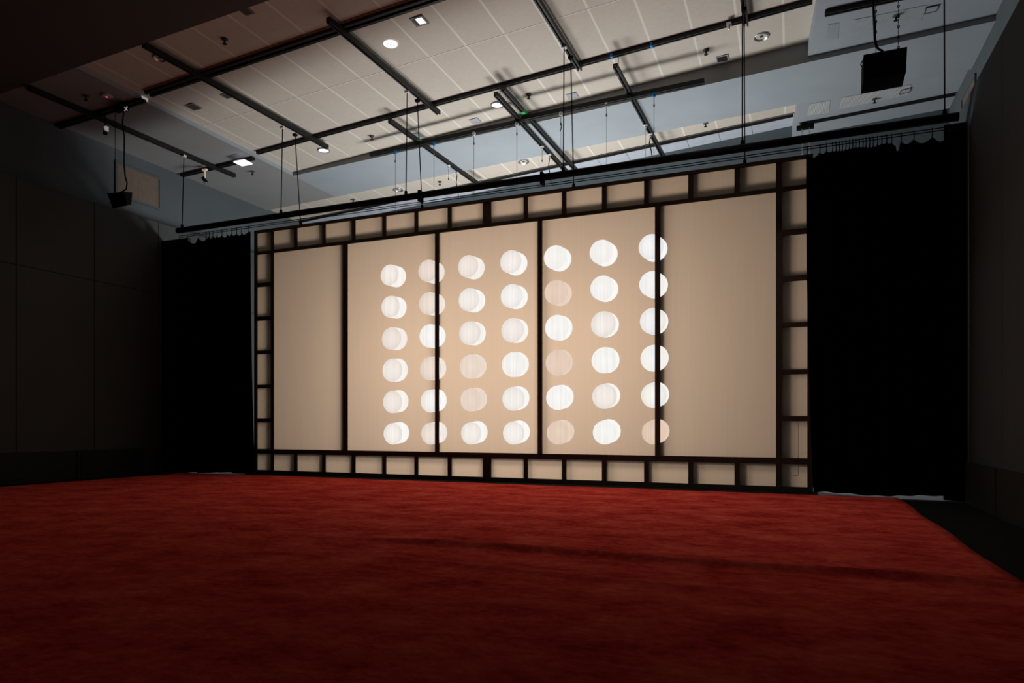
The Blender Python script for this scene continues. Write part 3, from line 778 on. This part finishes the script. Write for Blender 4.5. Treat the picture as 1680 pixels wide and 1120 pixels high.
# ------------------------------------------------------------------ slotted grilles on the right bulkhead
def grille(corners, label, m, n):
    pts = [onP(u, v, *lower(BUL, .004)) for u, v in corners]     # TL TR BR BL
    c = sum(pts, Vector()) / 4
    e = empty('slot_grille', c, label, 'vent', 'slotted grilles in the right bulkhead')
    MB().poly(pts).build('panel', M['soffit'], e)
    mb = MB(); tl, tr_, br_, bl = [q_ - Vector((0, 0, .003)) for q_ in pts]
    for i in range(n):
        s0, s1 = (i + .2) / n, (i + .6) / n
        mb.poly([tl.lerp(tr_, s0), tl.lerp(tr_, s1), bl.lerp(br_, s1), bl.lerp(br_, s0)])
    mb.build('slots', m, e)
z6 = lambda x, y: (1260 + x/5.896, 90 + y/5.896)
grille([z6(403, 475), z6(606, 440), z6(590, 558), z6(378, 587)], 'short slotted grille on the right bulkhead beside the rear tiled strip', M['strip'], 14)
grille([z6(712, 415), z6(1387, 287), z6(1350, 385), z6(690, 525)], 'long slotted grille on the right bulkhead below the hanging speaker', M['strip'], 46)
z7 = lambda x, y: (1180 + x/5.896, y/5.896)
M['dimslot'] = mat('slot_dim', (0.40, 0.44, 0.47), 0.85)
grille([z7(1050, 240), z7(1160, 222), z7(1150, 375), z7(1020, 402)], 'faint short slotted grille beside the right corner of the big tiled coffer', M['dimslot'], 12)
grille([z7(1290, 195), z7(2010, 50), z7(1960, 190), z7(1260, 350)], 'faint long slotted grille above the right hanging speaker', M['dimslot'], 46)
def hatch(corners, label):
    pts = [onP(u, v, *lower(BUL, .012)) for u, v in corners]
    c = sum(pts, Vector()) / 4
    e = empty('access_hatch', c, label, 'hatch', 'access hatches in the bulkhead')
    MB().poly(pts).build('door', M['soffit'], e)
    mb = MB()
    for a_, b_ in zip(pts, pts[1:] + pts[:1]): mb.tube([a_, b_], .008, 4)
    mb.build('rim', M['ventdark'], e)
hatch([z6(1290, 342), z6(1385, 318), z6(1370, 360), z6(1268, 382)], 'small square hatch at the right end of the long rear grille')
z8 = lambda x, y: (1400 + x/5.896, y/5.896)
hatch([z8(705, 78), z8(830, 50), z8(805, 105), z8(690, 134)], 'small square hatch on the right bulkhead at the top right of the photo')

# ------------------------------------------------------------------ hanging speakers
ya, yb_ = 7.75, 8.02
TL, TM, BM, BL = onY(175.6, 317, ya), onY(202.8, 314.5, ya), onY(209.5, 336.5, ya), onY(185, 341.6, ya)
TR, BRt = onY(217.2, 315.3, yb_), onY(215.5, 335.7, yb_)
e = empty('hanging_speaker', (BL + BM)/2, 'wedge-shaped black loudspeaker hung by a rod in front of the left upper wall', 'speaker')
tl2, bl2 = TL + (TR - TM), BL + (BRt - BM)
MB().hexa([BL, BM, BRt, bl2, TL, TM, TR, tl2]).build('cabinet', M['speaker'], e)
sd = Vector((.004, -.002, 0))
MB().poly([TM.lerp(BRt, .06)+sd, TR.lerp(BM, .06)+sd, BRt.lerp(TM, .06)+sd, BM.lerp(TR, .06)+sd]).build('side_panel', M['spkside'], e)
fd = Vector((0, -.006, 0))
MB().poly([TL.lerp(BM, .08)+fd, TM.lerp(BL, .08)+fd, BM.lerp(TL, .08)+fd, BL.lerp(TM, .08)+fd]).build('grille', M['railslot'], e)
rt = onY(189, 316, ya + .1)
MB().tube([(rt.x, rt.y, rt.z - .02), (rt.x, rt.y, pz(SOF, rt.x, -.06))], .005, 6).build('suspension_rod', M['black'], e)
cb = [onY(u, v, ya + .1) for u, v in ((203, 180), (201, 200), (204, 225), (203.5, 270), (205.5, 290), (208.5, 300), (207.5, 309), (203, 313), (196, 316))]
cb[0] = Vector((cb[0].x, cb[0].y, pz(SOF, cb[0].x, -.075)))
MB().tube(cb, .011, 8).build('cable', M['black'], e)
yr_ = 9.0
TL, TR, BR_, BL = onY(1417, 89.9, yr_), onY(1488.5, 76.7, yr_), onY(1486.5, 117.9, yr_), onY(1416.5, 131.1, yr_)
e = empty('hanging_speaker', (BL + BR_)/2, 'flat black box loudspeaker hung on chains at the upper right', 'speaker')
dv = Vector((0, .3, -.03))
MB().hexa([BL, BR_, BR_ + dv, BL + dv, TL, TR, TR + dv, TL + dv]).build('cabinet', M['speaker'], e)
MB().poly([TL.lerp(BR_, .06)+fd, TR.lerp(BL, .06)+fd, BR_.lerp(TL, .06)+fd, BL.lerp(TR, .06)+fd]).build('grille', M['railslot'], e)
for u in (1437, 1474):
    q = onY(u, 83, yr_ + .05)
    chain('c', '', q.x, q.y, pz(BUL, q.x), q.z - .04, None, None, .06).build('suspension_chain', M['rail'], e)
cb = [onY(u, v, yr_ + .03) for u, v in ((1432, -60), (1432.5, 0), (1434.5, 40), (1435.5, 65), (1438, 76), (1442, 81), (1449, 84))]
MB().tube(cb, .014, 8).build('cable', M['black'], e)
h0 = onY(1416, 98, yr_ - .02)
MB().tube([h0, h0 + Vector((-.025, 0, -.05)), h0 + Vector((-.015, 0, -.08))], .006, 6).build('side_handle', M['black'], e)
# cable clamps on the long cross rail
for u, v, lb, mm in ((1196, 40, 'small bright clamp on the long cross rail near the pair of right-hand rods', 'steel'),):
    p = onP(u, v, *lower(TIL, .07))
    tag(MB().box((p.x-.035, p.y-.03, p.z-.02), (p.x+.035, p.y+.03, p.z+.02)).lathe(p + Vector((0, 0, -.02)), [(0, 0), (.018, -.01), (.014, -.05), (0, -.055)], 10).build('rail_clamp', M[mm]), lb, 'clamp')
for u, v, lb in ((1003.5, 91.5, 'left of two blue tape bands on the long cross rail'), (1069, 73.5, 'right of two blue tape bands on the long cross rail')):
    p = onP(u, v, *TW)
    tag(MB().box((p.x-.018, p.y-.04, p.z-.035), (p.x+.018, p.y+.04, p.z+.02)).build('tape_band', M['blue']), lb, 'tape')

# ------------------------------------------------------------------ light
def point(name, loc, P, r, col=(1, .97, .93)):
    L = bpy.data.lights.new(name, 'POINT'); L.energy = P; L.shadow_soft_size = r; L.color = col
    o = bpy.data.objects.new(name, L); o.location = loc; C.objects.link(o); return o
for x, y, z, P in ((-5.9, 12.3, 2.35, 240), (-2.9, 12.3, 2.35, 240), (-5.6, 13.5, 1.25, 265), (-3.2, 13.5, 1.25, 265)):
    point('back_light', (x, y, z), P, .6 if z > 2 else .45)
def spot(loc, to, P, ang, r=.1, col=(1, .93, .85)):
    L = bpy.data.lights.new('carpet_spot', 'SPOT'); L.energy = P; L.shadow_soft_size = r; L.color = col
    L.spot_size = math.radians(ang); L.spot_blend = 1.0
    o = bpy.data.objects.new('carpet_spot', L); o.location = loc; C.objects.link(o)
    o.rotation_euler = (Vector(to) - Vector(loc)).to_track_quat('-Z', 'Y').to_euler()
spot((-1.2, 8.3, 6.5), (-.7, 7.8, 0), 185, 84)  # added to brighten the carpet; no fixture stands here
spot((-4.4, 8.0, 6.3), (-4.4, 8.6, 0), 35, 80)

w = bpy.data.worlds.new('world'); sc.world = w; w.use_nodes = True
w.node_tree.nodes['Background'].inputs[0].default_value = (0.55, 0.6, 0.7, 1)
w.node_tree.nodes['Background'].inputs[1].default_value = 0.0

cam = bpy.data.cameras.new('camera'); co = bpy.data.objects.new('camera', cam); C.objects.link(co)
co.location = (0, 0, EYE); co.rotation_euler = (math.pi/2, 0, YAW)
cam.lens = 24.0; cam.sensor_width = 36.0; cam.shift_y = 137 / 1680; cam.clip_start = .05
sc.camera = co
sc.view_settings.view_transform = 'Standard'
sc.view_settings.look = 'None'
